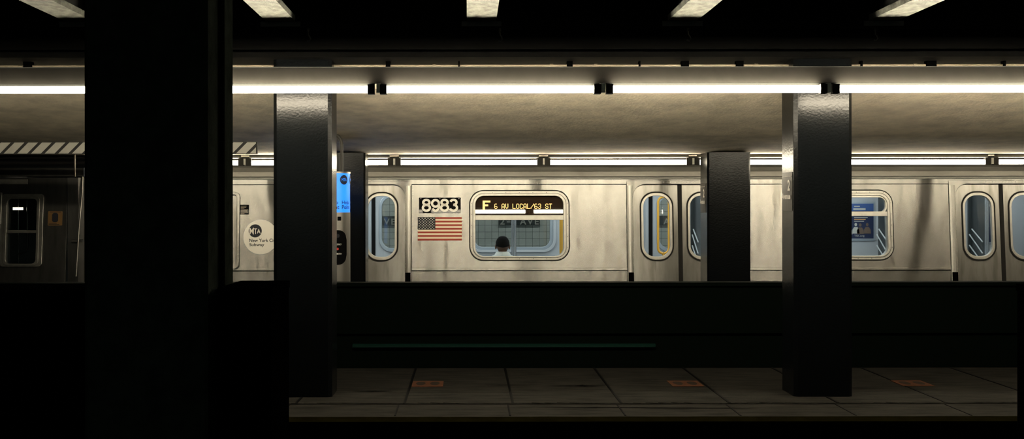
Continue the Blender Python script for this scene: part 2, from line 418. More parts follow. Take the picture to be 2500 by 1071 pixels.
# concrete ceiling: fascia behind the front pillars, rounded lip, then the low slab
prof = [(10.5, 3.25), (10.5, 2.64)]
ctl = [(10.51, 2.56), (11.2, 2.435), (12.1, 2.285), (12.6, 2.225), (13.3, 2.172), (14.1, 2.146)]
for k in range(len(ctl) - 1):                       # gentle haunch down to the back pillars
    p0, p1, p2, p3 = ctl[max(k - 1, 0)], ctl[k], ctl[k + 1], ctl[min(k + 2, len(ctl) - 1)]
    for q in range(5):
        t = q / 5
        prof.append(tuple(.5 * (2 * p1[a] + (p2[a] - p0[a]) * t + (2 * p0[a] - 5 * p1[a] + 4 * p2[a] - p3[a]) * t * t + (3 * p1[a] - p0[a] - 3 * p2[a] + p3[a]) * t ** 3) for a in (0, 1)))
prof += [(14.1, 2.146), (14.5, 2.144), (14.5, 3.25)]
struct(MB().prism_x(list(reversed(prof)), -9, 11, smooth=False).build('ceiling', 'concrete'))
struct(MB().box(-9, 11, 14.5, 19.05, 3.1, 3.25).build('ceiling_over_train', 'black_steel'))
struct(MB().box(-9, 11, -7.0, 10.5, 3.42, 3.6).build('ceiling_over_near_track', 'black_steel'))

# ---- girder across the front pillars
gd = MB()
gd.box(-9, 11, 9.9, 10.5, 2.757, 2.80).box(-9, 11, 10.12, 10.3, 2.80, 3.42)
gd.box(-9, 11, 9.93, 9.97, 2.80, 3.05)
gd = gd.build('girder', 'girder')
tag(gd, 'dark steel girder running across on top of the front pillars', 'beam')
MB().box(-9, 11, 9.885, 9.93, 2.972, 3.02).build('ledge', 'girder', gd)

# ---- roof beams over the near track
def make_beam():
    o = empty('ceiling_beam', (0, 9.9, 3.045), None, 'beam')
    a = MB().box(-0.118, 0.118, -6.5, -0.02, 0.0, 0.045).build('bottom_flange', 'beam'); a.parent = o
    b = MB().box(-0.03, 0.03, -6.5, -0.02, 0.045, 0.375).build('web', 'black_steel'); b.parent = o
    c = MB().box(-0.16, 0.16, -0.035, -0.016, -0.045, -0.005).build('seat_plate', 'black_steel'); c.parent = o
    return o
bl = ['pale flaking ceiling beam over the left edge beside the near black pillar', 'pale flaking ceiling beam above the left front pillar',
      'pale flaking ceiling beam seen nearly head on above the flag', 'pale flaking ceiling beam slanting right above the middle doors',
      'pale flaking ceiling beam slanting right above the right front pillar']
proto = make_beam()
for i in range(5):
    o = proto if i == 0 else copy_tree(proto)
    o.location.x = (197 + 489.5 * i - VX) * 9.9 / F
    tag(o, bl[i], 'beam', 'ceiling beams over the near track')

# ---- small hooks on the girder
def make_hook():
    o = empty('ceiling_hook', (0, 9.92, 2.96), None, 'hook')
    h = MB().tube([(0, 0, 0.02), (0, -0.03, 0.02), (0, -0.035, 0.0)], 0.012, 8)
    h.tube([(0.0, -0.035, 0.0), (0.0, -0.035, -0.025), (0.012, -0.035, -0.04), (0.02, -0.035, -0.06), (0.008, -0.035, -0.078), (-0.012, -0.035, -0.072)], 0.006, 8)
    b = h.build('hook_body', 'grey_pipe'); b.parent = o
    return o
hk = make_hook()
hl = ['small metal hook on the girder above the left front pillar', 'small metal hook on the girder just right of the middle beam',
      'small metal hook on the girder under the fourth beam', 'small metal hook on the girder under the rightmost beam']
for i, x in enumerate((754, 1221, 1680, 2136)):
    o = hk if i == 0 else copy_tree(hk)
    o.location.x = (x - VX) * 9.9 / F; tag(o, hl[i], 'hook', 'hooks on the girder')

# ---- conduit under the girder
cd = empty('conduit', (0, 10.2, 2.725), 'thin tan conduit clipped under the girder behind the front tube lights', 'pipe')
cb = MB().tube([(-9, 10.2, 2.722), (11, 10.2, 2.722)], 0.010, 10); cb.build('pipe', 'conduit', cd)
for x, w in ((70, 20), (948, 11), (1121, 4), (1391, 14), (1561, 4), (1672, 18), (1805, 18), (2102, 4), (2272, 24), (2450, 5)):
    xx = (x - VX) * 10.2 / F; hw = w * 10.2 / F / 2
    MB().box(xx - hw, xx + hw, 10.17, 10.23, 2.705, 2.756).build('clip', 'cabinet', cd)
for x in (1060, 1347, 1455, 1847, 2235):
    xx = (x - VX) * 10.2 / F
    MB().tube([(xx - .014, 10.2, 2.722), (xx + .014, 10.2, 2.722)], 0.015, 10).build('coupling', 'conduit', cd)

# ---- pillars
def make_pillar(name, w, d, h, c, m, loc, top_m=None):
    o = empty(name, loc, None, 'pillar')
    hw = w / 2
    poly = [(-hw + c, 0), (hw - c, 0), (hw, c), (hw, d - c), (hw - c, d), (-hw + c, d), (-hw, d - c), (-hw, c)]
    sh = MB().prism_z(poly, 0, h).build('shaft', m); sh.parent = o
    return o
LP = [('left front pillar, dark glossy paint, just left of the blue help point', -1.352, 10.02, 2.755),
      ('right front pillar, dark glossy paint, with a 2 Avenue plate on its side', 2.898, 10.02, 2.755)]
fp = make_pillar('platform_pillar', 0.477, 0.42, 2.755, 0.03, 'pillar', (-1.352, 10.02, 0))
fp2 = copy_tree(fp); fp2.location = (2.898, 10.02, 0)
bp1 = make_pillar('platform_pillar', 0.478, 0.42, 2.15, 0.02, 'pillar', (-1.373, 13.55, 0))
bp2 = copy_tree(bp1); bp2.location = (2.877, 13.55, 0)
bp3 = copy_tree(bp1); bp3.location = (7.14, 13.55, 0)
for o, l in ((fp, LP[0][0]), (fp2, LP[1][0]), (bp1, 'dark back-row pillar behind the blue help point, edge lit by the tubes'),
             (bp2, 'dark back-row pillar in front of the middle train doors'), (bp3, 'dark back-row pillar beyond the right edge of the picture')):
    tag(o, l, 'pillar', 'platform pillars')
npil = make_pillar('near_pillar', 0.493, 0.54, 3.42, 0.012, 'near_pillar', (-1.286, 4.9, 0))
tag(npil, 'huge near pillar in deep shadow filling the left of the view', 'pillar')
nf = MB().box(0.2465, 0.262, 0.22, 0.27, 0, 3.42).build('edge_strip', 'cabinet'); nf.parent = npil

# station plates on the pillar sides (facing left)
def side_plate(xface, y0, y1, z0, z1, label, lines):
    o = empty('station_plate', (xface, (y0 + y1) / 2, z0), label, 'sign', 'station plates on the pillars')
    b = MB()
    n = 6
    for i in range(n):
        ya, yb = y0 + (y1 - y0) * i / n, y0 + (y1 - y0) * (i + 1) / n
        fa, fb = .006 * math.sin(PI * i / n), .006 * math.sin(PI * (i + 1) / n)
        xa, xb = xface - .004 - fa, xface - .004 - fb
        b.add([(xa, ya, z0), (xb, yb, z0), (xb, yb, z1), (xa, ya, z1), (xface, ya, z0), (xface, yb, z0), (xface, yb, z1), (xface, ya, z1)],
              [(0, 1, 2, 3), (4, 7, 6, 5), (0, 4, 5, 1), (3, 2, 6, 7)] + ([(0, 3, 7, 4)] if i == 0 else []) + ([(1, 5, 6, 2)] if i == n - 1 else []))
    b.build('plate', 'sign_brown', o)
    for body, ya, yb, za, zb in lines:
        me = text_mesh(body, 0.03)
        fit(me, 0, 1, za, zb)
        map_verts(me, lambda x, y, z: (xface - .0125, y0 + (y1 - y0) * (yb + (ya - yb) * x), z0 + (z1 - z0) * y))
        link('letters', me, 'sign_text', o)
    MB().box(xface - .013, xface - .011, y0 + .02, y1 - .02, z0 + (z1 - z0) * .88, z0 + (z1 - z0) * .893).build('stripe', 'sign_text', o)
    return o
side_plate(2.898 - .2385, 10.075, 10.395, 1.515, 1.835, '2 Avenue plate on the side of the right front pillar',
           (('2', .12, .35, .52, .80), ('Avenue', .08, .92, .30, .46)))
side_plate(2.877 - .239, 13.62, 13.94, 1.483, 1.81, '2 Avenue plate on the pillar at the middle train doors',
           (('2', .12, .35, .52, .80), ('Avenue', .08, .92, .30, .46)))

# ---- front row of tube lights
Y1, Z1 = 9.42, 2.451
k1 = Y1 / F
rw = empty('light_raceway', (0, 9.48, 2.5), 'long grey raceway plate that the front tube lights hang under', 'light fixture')
MB().prism_x([(9.486, 2.627), (9.458, 2.503), (9.51, 2.503), (9.51, 2.627)], -9, 11).build('face_plate', 'raceway', rw)
MB().box(-9, 11, 9.486, 9.51, 2.627, 2.632).build('top_lip', 'black_steel', rw)
for x in (-7, -4.2, 0.0, 1.7, 4.3, 7.5):
    MB().box(x - .012, x + .012, 9.51, 9.94, 2.60, 2.62).build('hanger', 'black_steel', rw)
def make_front(name='tube_light', m_tube='tube'):
    o = empty(name, (0, Y1, Z1), None, 'light'); L = 505 * k1 / 2
    def kid(mb, n, m): a = mb.build(n, m); a.parent = o; return a
    kid(MB().tube([(-L, 0, 0), (L, 0, 0)], 0.0275, 20), 'tube', m_tube)
    for s in (-1, 1):
        kid(MB().box(min(s * L, s * (L + .052)), max(s * L, s * (L + .052)), -0.03, 0.035, -0.037, 0.038), 'lamp_holder', 'holder')
    kid(MB().box(-L - .05, L + .05, 0.037, 0.06, 0.030, 0.0515), 'channel', 'channel')
    return o
fl_lab = {-1: 'lit tube light at the left edge, cut off by the near pillar', 0: 'lit tube light crossing the top of the left front pillar',
          1: 'lit tube light above the number plate and sign window, middle of the front row', 2: 'lit tube light above the middle doors in the front row',
          3: 'lit tube light right of the right front pillar in the front row', -2: 'lit front-row tube light beyond the left edge', 4: 'lit front-row tube light beyond the right edge'}
p1 = make_front()
for n, i in enumerate((-1, 0, 1, 2, 3, -2, 4)):
    if i == -1: pd = o = make_front('tube_light', 'tube_dim')
    elif i == -2: o = copy_tree(pd)
    else: o = p1 if i == 0 else copy_tree(p1)
    o.location.x = (1197.5 + 551.5 * (i - 1) - VX) * k1
    tag(o, fl_lab[i], 'light', 'front row of tube lights')
for n, x in enumerate((924.5, 1473, 2023)):
    xx = (x - VX) * k1
    a = MB().box(xx - .015, xx + .015, 9.40, 9.45, 2.425, 2.495).build('bracket', 'fix_white', rw)

# ---- back row of tube lights
Y2 = 14.07; k2 = Y2 / F; Z2 = EYE + (505 - 396.5) * k2
def make_back(lit):
    o = empty('tube_light', (0, Y2, Z2), None, 'light'); L = 332 * k2 / 2
    def kid(mb, n, m): a = mb.build(n, m); a.parent = o; return a
    kid(MB().tube([(-L, 0, 0), (L, 0, 0)], 0.027, 18), 'tube', 'tube_back' if lit else 'tube_off')
    for s in (-1, 1):
        kid(MB().box(min(s * L, s * (L + .06)), max(s * L, s * (L + .06)), -0.03, 0.03, -0.035, 0.05), 'lamp_holder', 'holder')
        for z in (-.02, .0, .02):
            pass
    kid(MB().prism_x([(-.05, .052), (.05, .05), (.05, .085), (-.05, .085)][::-1], -L - .02, L + .02), 'reflector', 'fix_white' if lit else 'holder')
    kid(MB().box(-L - .085, L + .085, -0.03, 0.03, 0.085, 0.11), 'channel', 'holder')
    for s in (-1, 1):
        kid(MB().box(min(s * (L + .065), s * (L + .085)), max(s * (L + .065), s * (L + .085)), -0.045, -.03, -0.025, 0.045), 'socket_tab', 'fix_white')
    return o
ctrs = [416.5 + 364.3 * i for i in range(7)] + [2966.0, 52.2, -312.0]
bl2 = ['lit back-row tube light mostly hidden behind the near black pillar', 'lit back-row tube light passing behind the left front pillar and help point',
       'lit back-row tube light above the number plate and flag', 'lit back-row tube light above the blank steel panel left of middle doors',
       'lit back-row tube light passing behind both right-hand pillars', 'lit back-row tube light right of the right front pillar, above the window',
       'lit back-row tube light above the rightmost train doors', 'lit back-row tube light beyond the right edge',
       'unlit back-row tube light under the striped board at the left edge', 'unlit back-row tube light beyond the left edge']
plit, poff = make_back(True), make_back(False)
used = set()
for i, c in enumerate(ctrs):
    src = plit if i < 8 else poff
    o = src if src.name not in used else copy_tree(src)
    used.add(src.name)
    o.location.x = (c - VX) * k2
    tag(o, bl2[i], 'light', 'back row of tube lights')

# ---- striped conductor board
db = 11.9; kb = db / F
x0, x1 = -9.0, (628 - VX) * kb
zt, zb = EYE + (505 - 345) * kb, EYE + (505 - 375) * kb
cbd = empty('striped_board', (-5, db, zb), 'black and cream striped board hanging under the ceiling at the left', 'sign')
MB().box(x0, x1, db, db + .03, zb, zt).build('board', 'board_black', cbd)
sb = MB(); per = 33.4 * kb; w = per - 9.5 * kb; sl = 27 * kb; k = 0; xx = x1 - 4 * kb
zi, zj = zb + .006, zt - .006
base = (9.0 - VX) * kb
for k in range(-40, 25):
    a = base + k * per
    poly = [(a, zi), (a + w, zi), (a + w + sl, zj), (a + sl, zj)]
    if a + w + sl < x0 or a > x1: continue
    lim = x1 - 3 * kb
    def clip(poly, lim):
        out = []
        for i in range(len(poly)):
            p, q = poly[i], poly[(i + 1) % len(poly)]
            if p[0] <= lim: out.append(p)
            if (p[0] <= lim) != (q[0] <= lim):
                t = (lim - p[0]) / (q[0] - p[0]); out.append((lim, p[1] + t * (q[1] - p[1])))
        return out
    poly = clip(poly, lim)
    if len(poly) > 2: sb.add([(x, db - .002, z) for x, z in poly], [tuple(range(len(poly)))])
sb.build('stripes', 'board_white', cbd)
for x in (-3.4, -2.6):
    MB().box(x - .01, x + .01, db + .005, db + .025, zt, 2.33).build('hanger', 'board_black', cbd)

# ---- dark parapet on the platform
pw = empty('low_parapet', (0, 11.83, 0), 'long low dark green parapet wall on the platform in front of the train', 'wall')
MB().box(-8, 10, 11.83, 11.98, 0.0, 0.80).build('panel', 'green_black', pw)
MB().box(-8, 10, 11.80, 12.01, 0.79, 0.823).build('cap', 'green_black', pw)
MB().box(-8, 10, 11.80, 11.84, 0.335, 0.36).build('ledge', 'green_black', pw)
MB().prism_x([(11.79, 0.205), (11.83, 0.19), (11.83, 0.235), (11.79, 0.222)], (860 - VX) * 11.8 / F, (1600 - VX) * 11.8 / F).build('glint_rail', 'green_glint', pw)  # green glint along the parapet, put in as a paler strip

# ---- floor stickers
def make_sticker():
    o = empty('floor_sticker', (0, 10.77, 0.0), None, 'sticker')
    a = MB().box(-.135, .135, -.165, .165, 0.0, 0.004).build('base', 'sticker'); a.parent = o
    for s in (-1, 1):
        b = MB()
        pts = [(s * .062 + .042 * math.cos(t) * (1 + .15 * math.sin(t)), .105 * math.sin(t), .0048) for t in [2 * PI * k / 20 for k in range(20)]]
        b.add(pts, [tuple(range(20))]); b = b.build('footprint', 'sticker_dark'); b.parent = o
    return o
st = make_sticker()
for i, (x, l) in enumerate(((1044, 'orange footprint sticker on the floor nearest the left front pillar'), (1672, 'orange footprint sticker on the floor left of the right front pillar'),
                            (2226, 'worn orange footprint sticker on the floor right of the right front pillar'))):
    o = st if i == 0 else copy_tree(st)
    o.location.x = (x - VX) * 10.77 / F; tag(o, l, 'sticker', 'footprint stickers on the platform')

# ---- black cabinets on the near platform
def cabinet(x0, x1, y0, y1, h, label):
    o = empty('equipment_cabinet', ((x0 + x1) / 2, y0, 0), label, 'cabinet', 'black cabinets on the near platform')
    MB().box(x0, x1, y0, y1, 0.0, h - .03).build('body', 'cabinet', o)
    MB().box(x0 - .004, x1 + .004, y0 - .004, y1 + .004, h - .03, h).build('lid', 'cabinet', o)
    MB().box(x0 + .04, x1 - .04, y0 - .008, y0, .12, h - .08).build('door', 'cabinet', o)
    return o
cabinet(-1.015, (705 - VX) * 5.5 / F, 5.0, 5.5, EYE - (684 - 505) * 5.5 / F, 'black waist-high cabinet beside the near pillar')
cabinet(-3.4, -1.545, 5.0, 5.5, EYE - (692 - 505) * 5.5 / F, 'black cabinet left of the near pillar at the lower left corner')
cabinet((2483 - VX) * 5.5 / F, (2483 - VX) * 5.5 / F + .5, 5.0, 5.5, EYE - (694 - 505) * 5.5 / F, 'black cabinet at the lower right corner')

# ---- help point
HD = 12.25; hk_ = HD / F; hx = (813 - VX) * hk_; hr = 42 * hk_
hz = lambda y: EYE - (y - 505) * hk_ * (HD - hr) / HD
hp = empty('help_point', (hx, HD, 0), 'blue-lit help point column standing behind the left front pillar', 'help point')
def cyl(z0, z1, r, seg=40): return MB().tube([(hx, HD, z0), (hx, HD, z1)], r, seg)
cyl(0, hz(518), hr).build('column', 'help_steel', hp)
hb = cyl(hz(518), hz(422), hr - .002).build('lit_sleeve', 'help_blue', hp)
cyl(hz(422), hz(418), hr + .003).build('cap', 'help_steel', hp)
def wrap(me, r): return map_verts(me, lambda a, z, q: (hx + r * math.sin(a), HD - r * math.cos(a), z))
def disc_mesh(cx, cy, rx, ry, n=28, m=5):
    vs = [(cx, cy, 0)] + [(cx + rx * j / m * math.cos(2 * PI * k / n), cy + ry * j / m * math.sin(2 * PI * k / n), 0) for j in range(1, m + 1) for k in range(n)]
    fs = [(0, 1 + k, 1 + (k + 1) % n) for k in range(n)]
    for j in range(m - 1):
        o_ = 1 + j * n; fs += [(o_ + k, o_ + n + k, o_ + n + (k + 1) % n, o_ + (k + 1) % n) for k in range(n)]
    me = bpy.data.meshes.new('d'); me.from_pydata(vs, [], fs); return me
for n in range(5):
    a0 = math.radians(45.6) + math.radians(47) * (n - 2.0)
    s = 1.0 / hr
    zl = (hz(438))
    d = disc_mesh(a0, zl, .048 * s, .048); wrap(d, hr + .001); link('logo_disc', d, 'help_ink', hb)
    t = text_mesh('MTA', .0); fit(t, a0 - .030 * s, a0 + .030 * s, zl - .014, zl + .016); wrap(t, hr + .004); link('logo_letters', t, 'help_blue', hb)
    for body, ya, yb, wd_ in (('Help', 489, 500, .10), ('Point', 500, 510, .112)):
        t = text_mesh(body, .015); fit(t, a0 - .026 * s, a0 + (wd_ - .026) * s, hz(yb), hz(ya)); wrap(t, hr + .0012); link('letters', t, 'help_ink', hb)
pb_ = MB(); na = 24; zc_, hh, ha, cr = (hz(561) + hz(646)) / 2, (hz(561) - hz(646)) / 2, .98, .10
ring = []
for k in range(na + 1):
    a = -ha + 2 * ha * k / na; e = (ha - abs(a)) * hr
    cut = 0 if e >= cr else cr - math.sqrt(max(cr * cr - (cr - e) ** 2, 0))
    for z in (zc_ - hh + cut, zc_ + hh - cut):
        for r_ in (hr + .004, hr - .004): ring.append((hx + r_ * math.sin(a), HD - r_ * math.cos(a), z))
fs_ = []
for k in range(na):
    o_ = k * 4; p_ = o_ + 4
    fs_ += [(o_, p_, p_ + 2, o_ + 2), (o_ + 2, p_ + 2, p_ + 3, o_ + 3), (o_, o_ + 1, p_ + 1, p_)]
pl = pb_.add(ring, fs_).build('call_panel', 'plate', hp)
# the panel is turned a little to the right
for zz, m_, r_ in ((hz(607), 'red_lamp', .012), (hz(575), 'ink', .02)):
    d = disc_mesh(.36, zz, r_ / hr, r_); wrap(d, hr + .007); link('call_button', d, m_, pl)
for (y, bd) in ((596, 'EMERGENCY'), (619, 'INFORMATION')):
    t = text_mesh(bd, .01); fit(t, .10, .60, hz(y + 2), hz(y - 2)); wrap(t, hr + .005); link('letters', t, 'poster_light', pl)
pm = curve_mesh([rrect(.36, .58, hz(538), hz(528), .01)]); wrap(pm, hr + .004); link('small_plate', pm, 'plate', hp)
# pipe down to the help point
pp = MB(); pts = [px(812, 262, 12.9), px(818, 280, 12.85), px(822, 289, 12.8)]
for k in range(9):
    a = PI / 2 * k / 8; pts.append(px(822 + 12 * math.sin(a), 289 + 26 * (1 - math.cos(a)), 12.78))
pts = [(-1.36, 12.2, 2.275), (-1.325, 12.2, 2.268)]
for k in range(9):
    a = PI / 2 * k / 8; pts.append((-1.325 + .07 * math.sin(a), 12.2, 2.268 - .11 * (1 - math.cos(a))))
pts += [(-1.255, 12.2, hz(419) - .01)]
po = pp.tube(pts, 0.016, 12).build('conduit_pipe', 'grey_pipe')
tag(po, 'grey conduit pipe bending down from the ceiling to the blue help point', 'pipe')

# ================================================================== SUBWAY CAR
CX0, CX1 = 335, 2800
DOORS = (874, 1661, 2448)
WINS = (1268, 2058)
car = empty('subway_car', (tx(1560), DT + 1.3, 0.0), 'long stainless steel subway car numbered 8983 with a flag decal and lit windows', 'train')
YB = 835
HWP = 131
def win_o(c): return rrect(c - 122, c + 122, 464, 636, 34)
# side panels, door to door
spans = [(CX0, 874 - HWP, None), (874 + HWP, 1661 - HWP, 1268), (1661 + HWP, 2448 - HWP, 2058), (2448 + HWP, CX1, None)]
for a, b, wc in spans:
    loops = [R(a + .5, b - .5, 450.6, 653)]
    if wc: loops.append(win_o(wc))
    p = side_shape('side_panel', loops, 0.0, 0.03, 'steel', car, 0.003)
    side_shape('belt_rail', [R(a + .5, b - .5, 653, 659.2)], -0.012, 0.03, 'steel', p, 0.005)
    lo = side_shape('lower_panel', [R(a + .5, b - .5, 660.6, YB)], 0.0, 0.03, 'steel', p, 0.003)
    for v in lo.data.vertices: v.co.y += max(0.0, tz(660.6) - v.co.z) * 0.12
# letter board
lb = side_shape('letter_board', [R(CX0, CX1, 437.5, 449.6)], 0.0, 0.03, 'steel', car, 0.003)
# roof and gutter
zr = tz(437)
rf = [(ty(zr, .03), zr)]
rf2 = [(ty(tz(437.6), 0), tz(437.6)), (ty(tz(437), -.028), tz(437)), (ty(tz(434), -.034), tz(434)), (ty(tz(431.5), -.022), tz(431.5)), (ty(tz(431), .02), tz(431)), (ty(tz(431), .06), tz(431)), (ty(tz(437.6), .06), tz(437.6))]
MB().prism_x(list(reversed(rf2)), tx(CX0), tx(CX1)).build('gutter', 'trim_steel', car)
rp = [(ty(tz(431), .015), tz(431))]
z_s = tz(430)
for k in range(0, 15):
    t = PI / 2 * k / 14
    rp.append((15.082 + 1.285 * (1 - math.cos(t)), z_s + .50 * math.sin(t)))
for k in range(13, -1, -1):
    t = PI / 2 * k / 14
    rp.append((17.469 - 1.285 * (1 - math.cos(t)), z_s + .50 * math.sin(t)))
rp += [(17.469, tz(437)), (17.413, tz(437)), (17.413, z_s - .03), (16.252, z_s + .4), (15.138, z_s - .02)]
roof = MB().prism_x(list(reversed(rp)), tx(CX0), tx(CX1), smooth=False).build('roof', 'roof_steel', car)
for yy, dd in ((410.5, .055),):
    z = tz(yy)
    MB().tube([(tx(CX0), 15.082 + dd - .006, z), (tx(CX1), 15.082 + dd - .006, z)], .013, 8).build('roof_rib', 'steel', roof)
# dark backing just behind the seams
side_shape('inner_lining', [R(CX0, CX1, 431, YB)] + [rrect(c - 110, c + 110, 476, 627, 22) for c in WINS] +
           [rrect(c + s * 57 - 33, c + s * 57 + 33, 477, 627, 28) for c in DOORS for s in (-1, 1)], 0.085, 0.095, 'inner', car)
side_shape('seam_backing', [R(CX0, CX1, 438, YB)] + [rrect(c - 121, c + 121, 465, 635, 34) for c in WINS] +
           [R(c - 116, c + 116, 448, YB - 1) for c in DOORS], 0.032, 0.036, 'rubber', car)
# door portals and leaves
def arch(c, hw, top, r, bot):
    pts = [(c - hw, bot)]
    for k in range(9):
        a = PI + PI / 2 * k / 8; pts.append((c - hw + r + r * math.cos(a), top + r + r * math.sin(a)))
    for k in range(9):
        a = 1.5 * PI + PI / 2 * k / 8; pts.append((c + hw - r + r * math.cos(a), top + r + r * math.sin(a)))
    return pts + [(c + hw, bot)]
for c in DOORS:
    out = [(c - HWP, YB), (c - HWP, 441), (c + HWP, 441), (c + HWP, YB)]
    ar = arch(c, 115, 450, 30, YB)
    po = side_shape('door_portal', [out + list(reversed(ar))], -0.014, 0.034, 'steel', car, 0.006)
    for s in (-1, 1):
        jm = MB(); zt2, zb2 = tz(453), tz(664)
        pr = [(c + s * 130.5, -.014), (c + s * 127, -.026), (c + s * 122, -.030), (c + s * 118, -.022), (c + s * 115.5, -.004), (c + s * 115.5, .03), (c + s * 130.5, .03)]
        vs = [(tx(x), ty(z, d_), z) for z in (zt2, zb2) for x, d_ in pr]; n = len(pr)
        jm.add(vs, [(i, (i + 1) % n, n + (i + 1) % n, n + i) for i in range(n)] + [tuple(range(n)), tuple(range(n, 2 * n))])
        jm.build('jamb_strip', 'jamb_steel', po)
        side_shape('jamb_shade', [R(min(c + s * 129, c + s * 116), max(c + s * 129, c + s * 116), 664.5, YB - 1)], -.019, 0.0, 'cabinet', po)  # black strip standing in for the shaded gap below the jamb
    rv = MB()
    for s in (-1, 1):
        for k in range(11):
            z = tz(508 + k * 12.5); x = tx(c + s * (HWP - 5.5))
            rv.tube([(x, ty(z, -.032), z), (x, ty(z, -.025), z)], .0045, 8)
    for k in range(10):
        x = tx(c - 40 + k * 8); z = tz(445); rv.tube([(x, ty(z, -.0185), z), (x, ty(z, -.013), z)], .004, 8)
    rv.build('rivet_row', 'trim_steel', po)
    for s in (-1, 1):
        lc = c + s * 57
        a, b = (c - 119, c - 5) if s < 0 else (c + 5, c + 119)
        wo = rrect(lc - 41, lc + 41, 468, 637, 36)
        dl = side_shape('door_leaf', [R(a, b, 446, YB - 3), wo], 0.038, 0.065, 'door_steel', car, 0.003)
        side_shape('window_seal', [rrect(lc - 41, lc + 41, 468, 637, 36), rrect(lc - 38, lc + 38, 471, 634, 33.5)], 0.028, 0.066, 'rubber', dl)
        side_shape('window_frame', [rrect(lc - 38, lc + 38, 471, 634, 33.5), rrect(lc - 32.5, lc + 32.5, 478, 626.5, 27)], 0.031, 0.09, 'trim_steel', dl, 0.003)
        side_shape('pane', [rrect(lc - 34, lc + 34, 476, 628, 28)], 0.060, 0.064, 'glass', dl)
    side_shape('door_seal', [R(c - 5.4, c + 5.4, 449, YB - 4)], 0.034, 0.06, 'rubber', car, 0.004)
# side windows
for c in WINS:
    wn = side_shape('side_window', [rrect(c - 120, c + 120, 466, 634, 32.5), rrect(c - 107.5, c + 107.5, 478, 625, 21)], -0.008, 0.10, 'trim_steel', car, 0.004)
    side_shape('seal', [rrect(c - 122, c + 122, 464, 636, 34), rrect(c - 120, c + 120, 466, 634, 32.5)], -0.003, 0.05, 'rubber', wn)
    side_shape('inner_rim', [rrect(c - 113, c + 113, 472.7, 628, 26), rrect(c - 107.5, c + 107.5, 478, 625, 21)], -0.016, 0.0, 'trim_steel', wn, 0.004)
    side_shape('rim_groove', [rrect(c - 114.5, c + 114.5, 471.2, 629.2, 27), rrect(c - 113.6, c + 113.6, 472.1, 628.3, 26.3)], -0.0088, -0.0075, 'holder', wn)
    side_shape('divider', [R(c - 108, c + 108, 525, 537) if c == 1268 else R(c - 108, c + 108, 517, 528.5)], -0.002, 0.06, 'trim_steel', wn, 0.003)
    if c == 1268:
        side_shape('pane', [R(c - 109, c + 109, 536, 627)], 0.040, 0.044, 'glass', wn)
        sg = side_shape('destination_sign', [rrect(c - 108.5, c + 108.5, 477, 560, 21)[:0] or R(c - 109, c + 109, 476, 526)], 0.030, 0.10, 'sign_glass', car)
    else:
        side_shape('pane', [R(c - 109, c + 109, 476, 627)], 0.040, 0.044, 'glass', wn)
        side_shape('sash', [rrect(c - 108, c + 108, 478, 522, 18), rrect(c - 104, c + 104, 483, 518, 14)], 0.0, 0.04, 'trim_steel', wn, 0.002)
    sc = MB()
    for k in range(-3, 4):
        for yy in (470, 630.8):
            x, z = tx(c + k * 33), tz(yy); sc.tube([(x, ty(z, -.0105), z), (x, ty(z, -.006), z)], .0045, 6)
    for k in range(5):
        for s in (-1, 1):
            x, z = tx(c + s * 116.5), tz(496 + k * 27); sc.tube([(x, ty(z, -.0105), z), (x, ty(z, -.006), z)], .0045, 6)
    sc.build('screws', 'holder', wn)
# amber sign lettering
G = {'6': '01110 10000 10000 11110 10001 10001 01110', 'A': '01110 10001 10001 10001 11111 10001 10001', 'V': '10001 10001 10001 10001 10001 01010 00100',
     'L': '10000 10000 10000 10000 10000 10000 11111', 'O': '01110 10001 10001 10001 10001 10001 01110', 'C': '01110 10001 10000 10000 10000 10001 01110',
     '/': '00001 00001 00010 00100 01000 10000 10000', '3': '01110 10001 00001 00110 00001 10001 01110', 'S': '01110 10001 10000 01110 00001 10001 01110',
     'T': '11111 00100 00100 00100 00100 00100 00100', ' ': '00000 ' * 7, 'F': '1111111 1111111 1100000 1100000 1111100 1111100 1100000 1100000 1100000 1100000'}
def dots(rows, x0, y0, cw, ch):
    led = MB()
    for r, row in enumerate(rows.split()):
        for q, b in enumerate(row):
            if b == '1':
                xa, xb, za, zb2 = tx(x0 + q * cw), tx(x0 + (q + .97) * cw), tz(y0 + r * ch), tz(y0 + (r + .97) * ch)
                led.add([(xa, ty(za, .0285), za), (xb, ty(za, .0285), za), (xb, ty(zb2, .0285), zb2), (xa, ty(zb2, .0285), zb2)], [(0, 1, 2, 3)])
    if led.v: led.build('sign_letter', 'amber', sg)
dots(G['F'], 1178.5, 489.5, 2.7, 2.3)
tw = 141 / 95.0
for i, ch in enumerate('6 AV LOCAL/63 ST'):
    dots(G[ch], 1207 + i * 6 * tw, 497, tw, 12.6 / 7)
